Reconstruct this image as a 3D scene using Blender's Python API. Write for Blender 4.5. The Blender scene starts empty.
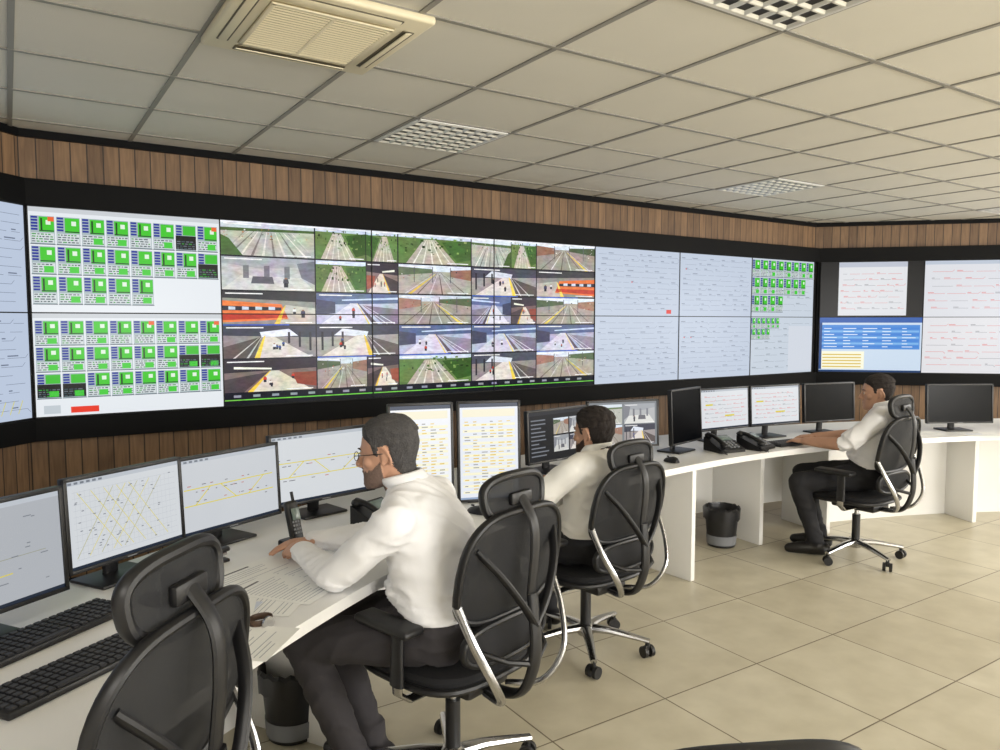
import bpy, bmesh, math, random
from mathutils import Vector, Matrix, noise
R = random.Random(11)

# ------------------------------------------------------------------ materials
def s2l(c):
    o=[]
    for x in c[:3]:
        x=x/255.0
        o.append(x/12.92 if x<=0.04045 else ((x+0.055)/1.055)**2.4)
    return (o[0],o[1],o[2],1.0)

MATS={}
def mat(name,col,rough=0.5,metal=0.0,var=0.0,vscale=20.0,bump=0.0,bscale=60.0,spec=0.5,alpha=1.0,stretch=(1,1,1),coat=0.0):
    if name in MATS: return MATS[name]
    m=bpy.data.materials.new(name); m.use_nodes=True
    nt=m.node_tree; b=nt.nodes['Principled BSDF']
    b.inputs['Base Color'].default_value=s2l(col)
    b.inputs['Roughness'].default_value=rough
    b.inputs['Metallic'].default_value=metal
    b.inputs['Specular IOR Level'].default_value=spec
    b.inputs['Coat Weight'].default_value=coat
    tc=nt.nodes.new('ShaderNodeTexCoord')
    mp=nt.nodes.new('ShaderNodeMapping'); mp.inputs['Scale'].default_value=stretch
    nt.links.new(tc.outputs['Object'],mp.inputs['Vector'])
    if var>0:
        n=nt.nodes.new('ShaderNodeTexNoise'); n.inputs['Scale'].default_value=vscale; n.inputs['Detail'].default_value=4
        nt.links.new(mp.outputs['Vector'],n.inputs['Vector'])
        mx=nt.nodes.new('ShaderNodeMixRGB'); c=s2l(col)
        mx.inputs[1].default_value=tuple(max(0,x*(1-var)) for x in c[:3])+(1,)
        mx.inputs[2].default_value=tuple(min(1,x*(1+var)) for x in c[:3])+(1,)
        nt.links.new(n.outputs['Fac'],mx.inputs[0]); nt.links.new(mx.outputs[0],b.inputs['Base Color'])
    if bump>0:
        n=nt.nodes.new('ShaderNodeTexNoise'); n.inputs['Scale'].default_value=bscale; n.inputs['Detail'].default_value=3
        nt.links.new(mp.outputs['Vector'],n.inputs['Vector'])
        bp=nt.nodes.new('ShaderNodeBump'); bp.inputs['Strength'].default_value=bump; bp.inputs['Distance'].default_value=0.01
        nt.links.new(n.outputs['Fac'],bp.inputs['Height']); nt.links.new(bp.outputs['Normal'],b.inputs['Normal'])
    if alpha<1: b.inputs['Alpha'].default_value=alpha
    MATS[name]=m
    return m

def wood_mat():
    m=bpy.data.materials.new('wood_slat_panel'); m.use_nodes=True; nt=m.node_tree; b=nt.nodes['Principled BSDF']
    N=nt.nodes.new; L=nt.links.new
    tc=N('ShaderNodeTexCoord'); sp=N('ShaderNodeSeparateXYZ'); L(tc.outputs['Object'],sp.inputs[0])
    dv=N('ShaderNodeMath'); dv.operation='DIVIDE'; dv.inputs[1].default_value=0.085; L(sp.outputs['X'],dv.inputs[0])
    fl=N('ShaderNodeMath'); fl.operation='FLOOR'; L(dv.outputs[0],fl.inputs[0])
    fr=N('ShaderNodeMath'); fr.operation='FRACT'; L(dv.outputs[0],fr.inputs[0])
    wn=N('ShaderNodeTexWhiteNoise'); wn.noise_dimensions='1D'; L(fl.outputs[0],wn.inputs['W'])
    gp=N('ShaderNodeMath'); gp.operation='LESS_THAN'; gp.inputs[1].default_value=0.08; L(fr.outputs[0],gp.inputs[0])
    mp=N('ShaderNodeMapping'); mp.inputs['Scale'].default_value=(30,30,2.5); L(tc.outputs['Object'],mp.inputs['Vector'])
    no=N('ShaderNodeTexNoise'); no.inputs['Scale'].default_value=1.5; no.inputs['Detail'].default_value=6; no.inputs['Distortion'].default_value=0.8
    L(mp.outputs[0],no.inputs['Vector'])
    ad=N('ShaderNodeMath'); ad.operation='MULTIPLY_ADD'; ad.inputs[1].default_value=0.28; L(wn.outputs['Value'],ad.inputs[0]); 
    ml=N('ShaderNodeMath'); ml.operation='MULTIPLY'; ml.inputs[1].default_value=0.85; L(no.outputs['Fac'],ml.inputs[0]); L(ml.outputs[0],ad.inputs[2])
    cr=N('ShaderNodeValToRGB'); L(ad.outputs[0],cr.inputs[0])
    cr.color_ramp.elements[0].position=0.2; cr.color_ramp.elements[0].color=s2l((78,56,38))
    cr.color_ramp.elements[1].position=0.85; cr.color_ramp.elements[1].color=s2l((146,114,82))
    mx=N('ShaderNodeMixRGB'); L(gp.outputs[0],mx.inputs[0]); L(cr.outputs[0],mx.inputs[1]); mx.inputs[2].default_value=s2l((40,28,19))
    L(mx.outputs[0],b.inputs['Base Color']); b.inputs['Roughness'].default_value=0.55
    return m

def floor_mat():
    m=bpy.data.materials.new('porcelain_floor_tile'); m.use_nodes=True; nt=m.node_tree; b=nt.nodes['Principled BSDF']
    N=nt.nodes.new; L=nt.links.new
    tc=N('ShaderNodeTexCoord')
    br=N('ShaderNodeTexBrick'); br.offset=0.0; br.squash=1.0
    br.inputs['Scale'].default_value=1.0; br.inputs['Brick Width'].default_value=0.6; br.inputs['Row Height'].default_value=0.6
    br.inputs['Mortar Size'].default_value=0.0035; br.inputs['Mortar Smooth'].default_value=0.2
    br.inputs['Color1'].default_value=s2l((200,193,172)); br.inputs['Color2'].default_value=s2l((190,182,160)); br.inputs['Mortar'].default_value=s2l((112,100,80))
    mp=N('ShaderNodeMapping'); mp.inputs['Location'].default_value=(0.12,0.2,0); L(tc.outputs['Object'],mp.inputs['Vector']); L(mp.outputs[0],br.inputs['Vector'])
    no=N('ShaderNodeTexNoise'); no.inputs['Scale'].default_value=5; no.inputs['Detail'].default_value=8; L(tc.outputs['Object'],no.inputs['Vector'])
    cr=N('ShaderNodeValToRGB'); L(no.outputs['Fac'],cr.inputs[0]); cr.color_ramp.elements[0].position=0.3; cr.color_ramp.elements[0].color=(0.82,0.81,0.78,1); cr.color_ramp.elements[1].position=0.7; cr.color_ramp.elements[1].color=(1,1,1,1)
    mx=N('ShaderNodeMixRGB'); mx.blend_type='MULTIPLY'; mx.inputs[0].default_value=1; L(br.outputs['Color'],mx.inputs[1]); L(cr.outputs[0],mx.inputs[2])
    L(mx.outputs[0],b.inputs['Base Color']); b.inputs['Roughness'].default_value=0.36
    bp=N('ShaderNodeBump'); bp.invert=True; bp.inputs['Strength'].default_value=0.4; bp.inputs['Distance'].default_value=0.003; L(br.outputs['Fac'],bp.inputs['Height']); L(bp.outputs[0],b.inputs['Normal'])
    return m

def screen_mat(name,strength=1.0,noisy=0.0):
    m=bpy.data.materials.new(name); m.use_nodes=True; nt=m.node_tree
    for n in list(nt.nodes): nt.nodes.remove(n)
    N=nt.nodes.new; L=nt.links.new
    out=N('ShaderNodeOutputMaterial'); em=N('ShaderNodeEmission'); em.inputs['Strength'].default_value=strength
    at=N('ShaderNodeAttribute'); at.attribute_name='Col'
    src=at.outputs['Color']
    if noisy>0:
        tc=N('ShaderNodeTexCoord'); no=N('ShaderNodeTexNoise'); no.inputs['Scale'].default_value=30; no.inputs['Detail'].default_value=4; no.inputs['Roughness'].default_value=.6
        mpp=N('ShaderNodeMapping'); mpp.inputs['Scale'].default_value=(.6,1,1.5); L(tc.outputs['Object'],mpp.inputs['Vector'])
        L(mpp.outputs[0],no.inputs['Vector'])
        cr=N('ShaderNodeValToRGB'); L(no.outputs['Fac'],cr.inputs[0])
        cr.color_ramp.elements[0].position=0.34; cr.color_ramp.elements[0].color=(1-noisy,1-noisy,1-noisy,1)
        cr.color_ramp.elements[1].position=0.66; cr.color_ramp.elements[1].color=(1+noisy*.6,1+noisy*.6,1+noisy*.6,1)
        mx=N('ShaderNodeMixRGB'); mx.blend_type='MULTIPLY'; mx.inputs[0].default_value=1; L(src,mx.inputs[1]); L(cr.outputs[0],mx.inputs[2])
        n2=N('ShaderNodeTexNoise'); n2.inputs['Scale'].default_value=9; n2.inputs['Detail'].default_value=2; L(tc.outputs['Object'],n2.inputs['Vector'])
        m2=N('ShaderNodeMixRGB'); m2.blend_type='OVERLAY'; m2.inputs[0].default_value=.35; L(mx.outputs[0],m2.inputs[1]); L(n2.outputs['Color'],m2.inputs[2]); src=m2.outputs[0]
    L(src,em.inputs['Color'])
    gl=N('ShaderNodeBsdfGlossy'); gl.inputs['Roughness'].default_value=0.25; gl.inputs['Color'].default_value=(0.012,0.012,0.012,1)
    ad=N('ShaderNodeAddShader'); L(em.outputs[0],ad.inputs[0]); L(gl.outputs[0],ad.inputs[1]); L(ad.outputs[0],out.inputs['Surface'])
    return m

def paper_mat():
    m=bpy.data.materials.new('printed_paper'); m.use_nodes=True; nt=m.node_tree; b=nt.nodes['Principled BSDF']
    at=nt.nodes.new('ShaderNodeAttribute'); at.attribute_name='Col'; nt.links.new(at.outputs['Color'],b.inputs['Base Color']); b.inputs['Roughness'].default_value=0.8
    return m

M_WOOD=wood_mat(); M_FLOOR=floor_mat()
M_SCR=screen_mat('lcd_screen',0.97); M_CAM=screen_mat('lcd_camera_feed',1.12,0.22); M_PAPER=paper_mat()
M_BLACK=mat('black_satin',(10,10,12),0.5,spec=.3)
M_BLK2=mat('black_plastic',(22,22,24),0.42,var=0.1)
M_BLKMAT=mat('black_matte_laminate',(5,5,6),0.6,spec=.15)
M_DESK=mat('white_laminate',(234,233,230),0.35,var=0.03,vscale=3)
M_CEIL=mat('mineral_ceiling_tile',(222,218,206),0.9,var=0.04,vscale=3,bump=0.15,bscale=250)
M_GRID=mat('painted_ceiling_grid',(146,143,134),0.5,var=0.02)
M_WALL=mat('painted_wall',(215,212,204),0.8,var=0.02)
M_SILV=mat('polished_aluminium',(190,190,192),0.22,metal=1.0)
M_GREYP=mat('grey_plastic',(120,122,126),0.4)
M_MESH=mat('chair_mesh_fabric',(30,31,34),0.7,alpha=0.82,bump=0.5,bscale=500)
M_SEAT=mat('seat_fabric',(20,20,23),0.85,bump=0.3,bscale=400)
M_LOUV=mat('louver_aluminium',(235,235,230),0.3,metal=0.5)

# ------------------------------------------------------------------ mesh builder
class MB:
    def __init__(s): s.v=[]; s.f=[]; s.m=[]
    def add(s,vs,fs,m=0,M=None):
        o=len(s.v)
        for p in vs:
            p=Vector(p)
            s.v.append(M@p if M is not None else p)
        for f in fs: s.f.append([o+i for i in f]); s.m.append(m)
    def box(s,c,sz,m=0,bev=0.0,rot=None,seg=2):
        bm=bmesh.new(); bmesh.ops.create_cube(bm,size=1.0)
        for v in bm.verts: v.co=Vector((v.co.x*sz[0],v.co.y*sz[1],v.co.z*sz[2]))
        if bev>0: bmesh.ops.bevel(bm,geom=list(bm.edges),offset=bev,segments=seg,profile=0.5,affect='EDGES')
        M=Matrix.Translation(Vector(c))
        if rot is not None: M=M@rot
        bm.verts.index_update()
        s.add([v.co.copy() for v in bm.verts],[[v.index for v in f.verts] for f in bm.faces],m,M); bm.free()
    def rings(s,rs,m=0,cap=True,closed=False):
        n=len(rs[0]); vs=[p for r in rs for p in r]; fs=[]
        k=len(rs); lim=k if closed else k-1
        for i in range(lim):
            a=i*n; b=((i+1)%k)*n
            for j in range(n):
                j2=(j+1)%n
                fs.append([a+j,a+j2,b+j2,b+j])
        if cap and not closed:
            fs.append(list(range(n))[::-1]); fs.append([(k-1)*n+j for j in range(n)])
        s.add(vs,fs,m)
    def tube(s,pts,r,m=0,seg=10,closed=False,side=None,cap=True):
        pts=[Vector(p) for p in pts]; k=len(pts)
        if not isinstance(r,(list,)): r=[r]*k
        rs=[]; prev=None
        for i in range(k):
            if closed: t=(pts[(i+1)%k]-pts[i-1])
            else: t=pts[min(i+1,k-1)]-pts[max(i-1,0)]
            t.normalize()
            if side is not None:
                a=Vector(side)-t*t.dot(Vector(side)); a.normalize()
            else:
                if prev is None:
                    u=Vector((0,0,1)) if abs(t.z)<0.9 else Vector((1,0,0)); a=u.cross(t).normalized()
                else:
                    a=prev-t*prev.dot(t); a.normalize()
                prev=a
            b=t.cross(a)
            rr=r[i]; ra,rb=(rr if isinstance(rr,tuple) else (rr,rr))
            rs.append([pts[i]+a*ra*math.cos(2*math.pi*j/seg)+b*rb*math.sin(2*math.pi*j/seg) for j in range(seg)])
        s.rings(rs,m,cap,closed)
    def capsule(s,p0,p1,r0,r1,m=0,seg=14):
        p0=Vector(p0);p1=Vector(p1); ax=(p1-p0)
        if ax.length<1e-6: ax=Vector((0,0,1e-4))
        ax.normalize(); pts=[];rr=[]
        for a in (85,60,30):
            pts.append(p0-ax*r0*math.sin(math.radians(a))); rr.append(r0*math.cos(math.radians(a)))
        pts.append(p0); rr.append(r0); pts.append(p1+ax*1e-4); rr.append(r1)
        for a in (30,60,85):
            pts.append(p1+ax*r1*math.sin(math.radians(a))); rr.append(r1*math.cos(math.radians(a)))
        u=Vector((0,0,1)) if abs(ax.z)<0.9 else Vector((1,0,0)); a_=u.cross(ax).normalized()
        s.tube(pts,rr,m,seg,side=a_)
    def ellipsoid(s,c,rad,m=0,seg=16,rot=None):
        rs=[]
        M=Matrix.Translation(Vector(c))
        if rot is not None: M=M@rot
        for i in range(1,10):
            t=math.pi*i/10
            rs.append([M@Vector((rad[0]*math.sin(t)*math.cos(2*math.pi*j/seg),rad[1]*math.sin(t)*math.sin(2*math.pi*j/seg),-rad[2]*math.cos(t))) for j in range(seg)])
        s.rings(rs,m)
    def lathe(s,prof,c=(0,0,0),m=0,seg=24):
        c=Vector(c)
        s.rings([[c+Vector((r*math.cos(2*math.pi*j/seg),r*math.sin(2*math.pi*j/seg),z)) for j in range(seg)] for r,z in prof],m)
    def build(s,name,parent,mats,smooth=35):
        me=bpy.data.meshes.new(name); me.from_pydata([tuple(v) for v in s.v],[],s.f)
        for mm in mats: me.materials.append(mm)
        me.polygons.foreach_set('material_index',s.m)
        bm=bmesh.new(); bm.from_mesh(me); bmesh.ops.recalc_face_normals(bm,faces=bm.faces); bm.to_mesh(me); bm.free()
        if smooth:
            me.shade_smooth(); me.set_sharp_from_angle(angle=math.radians(smooth))
        me.update()
        ob=bpy.data.objects.new(name,me); bpy.context.scene.collection.objects.link(ob)
        if parent: ob.parent=parent
        return ob

def group(name,loc,theta=0.0):
    e=bpy.data.objects.new(name,None); e.empty_display_size=0.1
    e.location=loc; e.rotation_euler=(0,0,theta); bpy.context.scene.collection.objects.link(e); return e
def th_front(n): return math.atan2(n[1],n[0])+math.pi/2     # local -Y looks along n
def th_fwd(f): return math.atan2(f[1],f[0])-math.pi/2        # local +Y looks along f

# ------------------------------------------------------------------ flat graphics for screens
class Canvas:
    def __init__(s,w,h): s.w=w;s.h=h;s.q=[]
    def poly(s,pts,c,l=1): s.q.append(([(u*s.w,v*s.h) for u,v in pts],s2l(c),l))
    def rect(s,u0,v0,u1,v1,c,l=1): s.poly([(u0,v0),(u1,v0),(u1,v1),(u0,v1)],c,l)
    def line(s,u0,v0,u1,v1,wd,c,l=2):
        a=Vector((u0*s.w,v0*s.h));b=Vector((u1*s.w,v1*s.h));d=(b-a)
        if d.length<1e-6:return
        n=Vector((-d.y,d.x)).normalized()*wd/2
        s.q.append(([tuple(a-n),tuple(b-n),tuple(b+n),tuple(a+n)],s2l(c),l))
    def build(s,name,parent,o,mt,flat=False,step=0.0004):
        vs=[];fs=[];cols=[]
        for pts,c,l in s.q:
            b=len(vs)
            for (x,y) in pts:
                if flat: vs.append((o[0]+x,o[1]+y,o[2]+l*step))
                else: vs.append((o[0]+x,o[1]-l*step,o[2]+y))
                cols.extend(c)
            fs.append(list(range(b,b+len(pts))))
        me=bpy.data.meshes.new(name); me.from_pydata(vs,[],fs)
        ca=me.color_attributes.new('Col','FLOAT_COLOR','CORNER'); ca.data.foreach_set('color',cols)
        me.materials.append(mt); ob=bpy.data.objects.new(name,me); bpy.context.scene.collection.objects.link(ob); ob.parent=parent
        return ob

def g_green(cv,u0,v0,u1,v1,rows,darks=(),reds=()):
    W=u1-u0;H=v1-v0
    for r,n in enumerate(rows):
        y1=v1-(0.03+0.315*r)*H; y0=y1-0.295*H
        for k in range(n):
            x0=u0+W*(0.012+k*0.1225); x1=x0+W*0.114
            w=x1-x0;h=y1-y0
            cv.rect(x0,y0,x1,y1,(168,184,190),1)
            for q in range(5): cv.rect(x0+w*.03,y1-h*(.09+.105*q),x0+w*.30,y1-h*(.02+.105*q),(24,44,150),2)
            dark=(r,k) in darks
            if dark:
                cv.rect(x0+w*.0,y0+h*.05,x0+w*1.0,y1-h*.42,(10,12,12),3); cv.rect(x0+w*.36,y0+h*.6,x0+w*.98,y1-h*.04,(60,190,45),2)
            else:
                cv.rect(x0+w*.36,y0+h*.44,x0+w*.98,y1-h*.03,(64,200,42),2)
                cv.rect(x0+w*.64,y1-h*.30,x0+w*.84,y1-h*.14,(228,246,226),3)
                if R.random()<.5: cv.rect(x0+w*.42,y1-h*.50,x0+w*.50,y1-h*.08,(20,70,20),3)
                cv.rect(x0+w*.36,y1-h*.54,x0+w*.98,y1-h*.50,(30,60,40),3)
            cv.rect(x0+w*.03,y0+h*.05,x0+w*.97,y0+h*.40,(214,222,224),2)
            for q in range(4):
                a=.05
                while a<.85:
                    b=a+R.uniform(.06,.2); cv.rect(x0+w*a,y0+h*(.08+.085*q),x0+w*min(b,.95),y0+h*(.12+.085*q),R.choice(((60,80,90),(100,110,120),(50,150,60))),4 if dark else 3); a=b+.05
            if R.random()<.6: cv.rect(x0+w*.5,y0+h*.07,x0+w*.9,y0+h*.30,(70,205,60),4)
            if (r,k) in reds: cv.rect(x0+w*.72,y1-h*.18,x0+w*.98,y1-h*.02,(238,104,50),5)
            cv.rect(x0-w*.02,y0-h*.01,x1+w*.02,y0+h*.02,(70,84,96),3)

def g_schem(cv,u0,v0,u1,v1,col=(140,150,168),n=11,red=False,accent=None,wd=0.0022):
    W=u1-u0;H=v1-v0
    for r in range(n):
        y=v0+H*(0.06+0.88*(r+.5)/n)
        x=u0+W*(0.03+.05*R.random())
        while x<u1-W*.08:
            l=W*(0.06+.14*R.random()); x2=min(x+l,u1-W*.03)
            c=col if not red else ((222,110,110) if R.random()<.75 else (140,140,146))
            cv.line(x,y,x2,y,wd,c)
            if R.random()<.25: cv.line(x2,y,min(x2+W*.02,u1),y+H*.035*R.choice((-1,1)),wd,c)
            if R.random()<.6: cv.rect(x,y+H*.015,x+l*.35,y+H*.026,c,2)
            if accent and R.random()<.015: cv.rect(x,y,x+W*.012,y+H*.016,accent,3)
            x=x2+W*(.01+.04*R.random())

def cam_tile(cv,u0,v0,u1,v1,kind,mir=False):
    W=u1-u0;H=v1-v0
    def P(a,b):
        a=min(1,max(0,a)); b=min(1,max(0,b))
        if mir: a=1-a
        return (u0+W*a,v0+H*b)
    def pl(pts,c,l=2): cv.poly([P(a,b) for a,b in pts],c,l)
    j=lambda c,k=10: tuple(max(0,min(255,x+d)) for x,d in zip(c,[R.randint(-k,k)]*3))
    def specks(n,y0,y1,cols,l=6,s=.02):
        for _ in range(n):
            a=R.uniform(.02,.95); b=R.uniform(y0,y1); w=R.uniform(.3,1)*s; h=R.uniform(.5,2.2)*s
            pl([(a,b),(a+w,b),(a+w,b+h),(a,b+h)],j(R.choice(cols),20),l)
    def person(a,b,h,c):
        pl([(a,b),(a+h*.16,b),(a+h*.16,b+h*.45),(a,b+h*.45)],(40,42,54),7); pl([(a-h*.03,b+h*.42),(a+h*.19,b+h*.42),(a+h*.17,b+h*.85),(a-.0,b+h*.85)],c,7); pl([(a+h*.03,b+h*.85),(a+h*.13,b+h*.85),(a+h*.13,b+h),(a+h*.03,b+h)],(150,110,90),7)
    if kind=='yard':
        pl([(0,0),(1,0),(1,1),(0,1)],j((176,178,168)),1); pl([(0,.80),(1,.84),(1,1),(0,1)],j((214,224,232)))
        pl([(0,.72),(1,.78),(1,.86),(0,.82)],j((84,108,66)),3)
        for k in range(12):
            a=k/11; pl([(a*1.3-.17,0),(a*1.3-.14,0),(.25+.5*a+.004,.74),(.25+.5*a-.004,.74)],j((222,218,208)) if k%2 else j((126,124,118)),4)
        pl([(0,0),(.22,0),(.08,.5),(0,.6)],j((76,104,54)),5); specks(30,.5,.8,[(230,230,225),(70,80,70),(190,120,80)])
    elif kind=='green':
        pl([(0,0),(1,0),(1,1),(0,1)],j((98,128,70)),1); pl([(0,.86),(1,.88),(1,1),(0,1)],j((205,220,236)))
        pl([(.2,0),(.9,0),(.66,.84),(.5,.84)],j((190,184,166)),3)
        for k in range(5): pl([(.27+.13*k,0),(.295+.13*k,0),(.545+.02*k,.84),(.54+.02*k,.84)],j((228,224,210)),4)
        pl([(0,.2),(.2,.1),(.42,.78),(0,.88)],j((62,98,44)),4); specks(40,.3,.9,[(60,90,40),(120,150,80),(40,60,30)],5,.04)
    elif kind=='platform':
        pl([(0,0),(1,0),(1,1),(0,1)],j((156,148,148)),1); pl([(0,.62),(1,.7),(1,1),(0,1)],j((66,68,84)))
        pl([(.2,.68),(.6,.64),(.62,.80),(.3,.9)],j((222,228,240)),3)
        pl([(.05,0),(.62,0),(.56,.68),(.48,.68)],j((220,212,205)),3)
        pl([(.62,0),(.68,0),(.575,.68),(.56,.68)],j((240,208,80)),4)
        pl([(.68,0),(1,0),(1,.35),(.6,.66)],j((98,88,88)),4)
        for k in range(2): pl([(.74+.14*k,0),(.765+.14*k,0),(.605+.02*k,.64),(.6+.02*k,.64)],j((205,198,198)),5)
        for k in range(3): pl([(.05+.12*k,.2+.12*k),(.075+.12*k,.2+.12*k),(.075+.12*k,.8),(.05+.12*k,.8)],j((44,42,52)),5)
        for k in range(4): person(R.uniform(.25,.5),R.uniform(.15,.45),R.uniform(.12,.2),R.choice(((190,60,50),(230,230,235),(60,80,140),(50,50,56))))
    elif kind=='blue':
        pl([(0,0),(1,0),(1,1),(0,1)],j((176,178,206)),1); pl([(0,.7),(1,.62),(1,1),(0,1)],j((90,104,146)))
        pl([(.3,0),(.95,0),(.6,.68),(.5,.68)],j((218,216,232)),3)
        pl([(.26,0),(.33,0),(.51,.68),(.5,.68)],j((96,84,100)),4); pl([(.36,0),(.38,0),(.52,.68),(.515,.68)],j((240,215,110)),5)
        pl([(0,0),(.2,0),(.45,.62),(0,.5)],j((136,126,148)),4)
        for k in range(2): pl([(.03+.1*k,0),(.05+.1*k,0),(.43+.03*k,.6),(.42+.03*k,.6)],j((222,218,236)),5)
        pl([(.78,.35),(1,.3),(1,.8),(.78,.72)],j((66,68,96)),5); pl([(.0,.83),(.7,.76),(.7,.8),(0,.9)],j((204,220,250)),5)
        for k in range(3): person(R.uniform(.5,.75),R.uniform(.1,.4),R.uniform(.12,.2),R.choice(((190,70,60),(235,235,240),(50,50,80))))
    elif kind=='train':
        pl([(0,0),(1,0),(1,1),(0,1)],j((146,140,134)),1); pl([(0,.7),(1,.8),(1,1),(0,1)],j((52,52,58)))
        pl([(.3,.15),(1,.05),(1,.72),(.38,.62)],j((232,120,60)),3); pl([(.31,.20),(1,.12),(1,.30),(.33,.32)],j((196,60,40)),4)
        pl([(.38,.42),(1,.42),(1,.56),(.38,.52)],j((40,44,60)),4)
        for k in range(4): pl([(.45+.14*k,.44),(.52+.14*k,.44),(.52+.14*k,.54),(.45+.14*k,.53)],j((200,215,230)),5)
        pl([(0,0),(.4,0),(.33,.6),(0,.5)],j((200,192,182)),3); pl([(.4,0),(.46,0),(.35,.55),(.33,.6)],j((240,210,90)),4); person(.12,.2,.25,(60,60,90)); person(.22,.3,.2,(220,220,220))
    elif kind=='hall':
        pl([(0,0),(1,0),(1,1),(0,1)],j((190,192,194)),1); pl([(0,0),(1,0),(.8,.45),(.15,.4)],j((216,216,212)))
        pl([(.0,.75),(.6,.66),(1,.8),(1,1),(0,1)],j((156,160,166)),2); pl([(0,.2),(.15,.4),(.2,.85),(0,.95)],j((130,132,140)),3)
        for k in range(3): pl([(.28+.22*k,.36),(.34+.22*k,.36),(.34+.22*k,.74),(.28+.22*k,.76)],j((120,122,130)),3)
        pl([(.45,.2),(.7,.2),(.68,.42),(.47,.42)],j((96,96,104)),4); person(.3,.1,.3,(70,70,80))
    elif kind=='tracks':
        pl([(0,0),(1,0),(1,1),(0,1)],j((166,158,148)),1); pl([(0,.80),(1,.78),(1,1),(0,1)],j((216,226,238)))
        pl([(0,.62),(.45,.74),(.45,.87),(0,.92)],j((88,104,76)),3); pl([(.7,.62),(1,.5),(1,.9),(.7,.84)],j((156,116,98)),3)
        for k in range(8): pl([(-.1+.17*k,0),(-.08+.17*k,0),(.515+.008*k,.77),(.51+.008*k,.77)],j((214,210,205)) if k%2 else j((106,94,88)),4)
        pl([(.12,0),(.17,0),(.5,.7),(.49,.7)],j((228,204,90)),5)
        for k in range(3): pl([(.2+.25*k,.4),(.21+.25*k,.4),(.21+.25*k,.95),(.2+.25*k,.95)],j((90,90,95)),5)
        specks(16,.5,.85,[(230,230,225),(60,60,60),(170,70,50)])
    elif kind=='dark':
        pl([(0,0),(1,0),(1,1),(0,1)],j((126,106,104)),1); pl([(0,.6),(1,.7),(1,1),(0,1)],j((52,44,54)))
        pl([(.3,0),(.95,0),(.58,.64),(.48,.64)],j((222,212,196)),3); pl([(.24,0),(.3,0),(.49,.64),(.48,.64)],j((236,196,70)),4)
        pl([(0,0),(.2,0),(.46,.6),(0,.4)],j((76,64,68)),4); pl([(.78,.2),(1,.1),(1,.58),(.72,.56)],j((150,76,62)),5)
        pl([(.1,.72),(.5,.68),(.5,.73),(.1,.79)],j((240,240,225)),5)
        for k in range(4): person(R.uniform(.4,.75),R.uniform(.1,.4),R.uniform(.12,.2),R.choice(((200,60,50),(235,230,220),(50,50,60))))
    cv.rect(u0+W*.03,v1-H*.08,u0+W*.42,v1-H*.045,(240,240,240),9)
    cv.rect(u0+W*.66,v0+H*.03,u0+W*.96,v0+H*.06,(240,240,240),9)

# ------------------------------------------------------------------ ROOM SHELL
CEIL=2.68
W=[(.08,5.06),(7.44,5.06),(10.1,2.40),(10.1,-4.5),(-3.0,-4.5),(-3.0,1.98)]
def slab(name,pts,z0,z1,m):
    mb=MB(); n=len(pts)
    mb.add([(x,y,z0) for x,y in pts]+[(x,y,z1) for x,y in pts],[list(range(n))[::-1],list(range(n,2*n))]+[[i,(i+1)%n,n+(i+1)%n,n+i] for i in range(n)])
    return mb.build(name,None,[m],0)
slab('floor',W,-.1,0,M_FLOOR); slab('ceiling',W,CEIL,CEIL+.1,M_CEIL)
names=['wall_front','wall_front_right','wall_right','wall_back','wall_left','wall_front_left']
for i,nm in enumerate(names):
    a=Vector(W[i]+(0,)); b=Vector(W[(i+1)%6]+(0,)); d=(b-a); L=d.length; th=math.atan2(d.y,d.x)
    mb=MB()
    mb.add([(0,0,-.1),(L,0,-.1),(L,.12,-.1),(0,.12,-.1),(0,0,CEIL+.1),(L,0,CEIL+.1),(L,.12,CEIL+.1),(0,.12,CEIL+.1)],[[0,1,2,3],[4,5,6,7],[0,1,5,4],[1,2,6,5],[2,3,7,6],[3,0,4,7]])
    ob=mb.build(nm,None,[M_WOOD if i in (0,1,5) else M_WALL],0); ob.location=a; ob.rotation_euler=(0,0,th)
for k,i in enumerate((5,0,1)):
    a=Vector(W[i]+(0,)); b=Vector(W[(i+1)%6]+(0,)); d=b-a; L=d.length
    mb=MB(); mb.box((L/2,-.012,CEIL-.022),(L,.024,.044)); ob=mb.build('trim_%d'%(k+1),None,[M_BLKMAT],0); ob.location=a; ob.rotation_euler=(0,0,math.atan2(d.y,d.x))
    mb=MB(); mb.box((L/2,-.008,.04),(L,.016,.08)); ob=mb.build('baseboard_'+names[i][5:],None,[M_BLKMAT],0); ob.location=a; ob.rotation_euler=(0,0,math.atan2(d.y,d.x))
mb=MB()
def ymax(x): return min(5.05, 4.97+x if x<.08 else 9, 12.48-x)
def xr(y): return (max(-2.99,y-4.97), min(10.09,12.48-y))
GX,GY=.05,.02
x=GX-.6*5
while x<10.05:
    y1=ymax(x); mb.box((x,(y1-4.5)/2,CEIL-.002),(.022,y1+4.5,.006)); x+=.6
y=GY-.6*7
while y<5.0:
    a,b=xr(y); mb.box(((a+b)/2,y,CEIL-.0025),(b-a,.022,.006)); y+=.6
mb.build('trim_ceiling_grid',None,[M_GRID],0)

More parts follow.
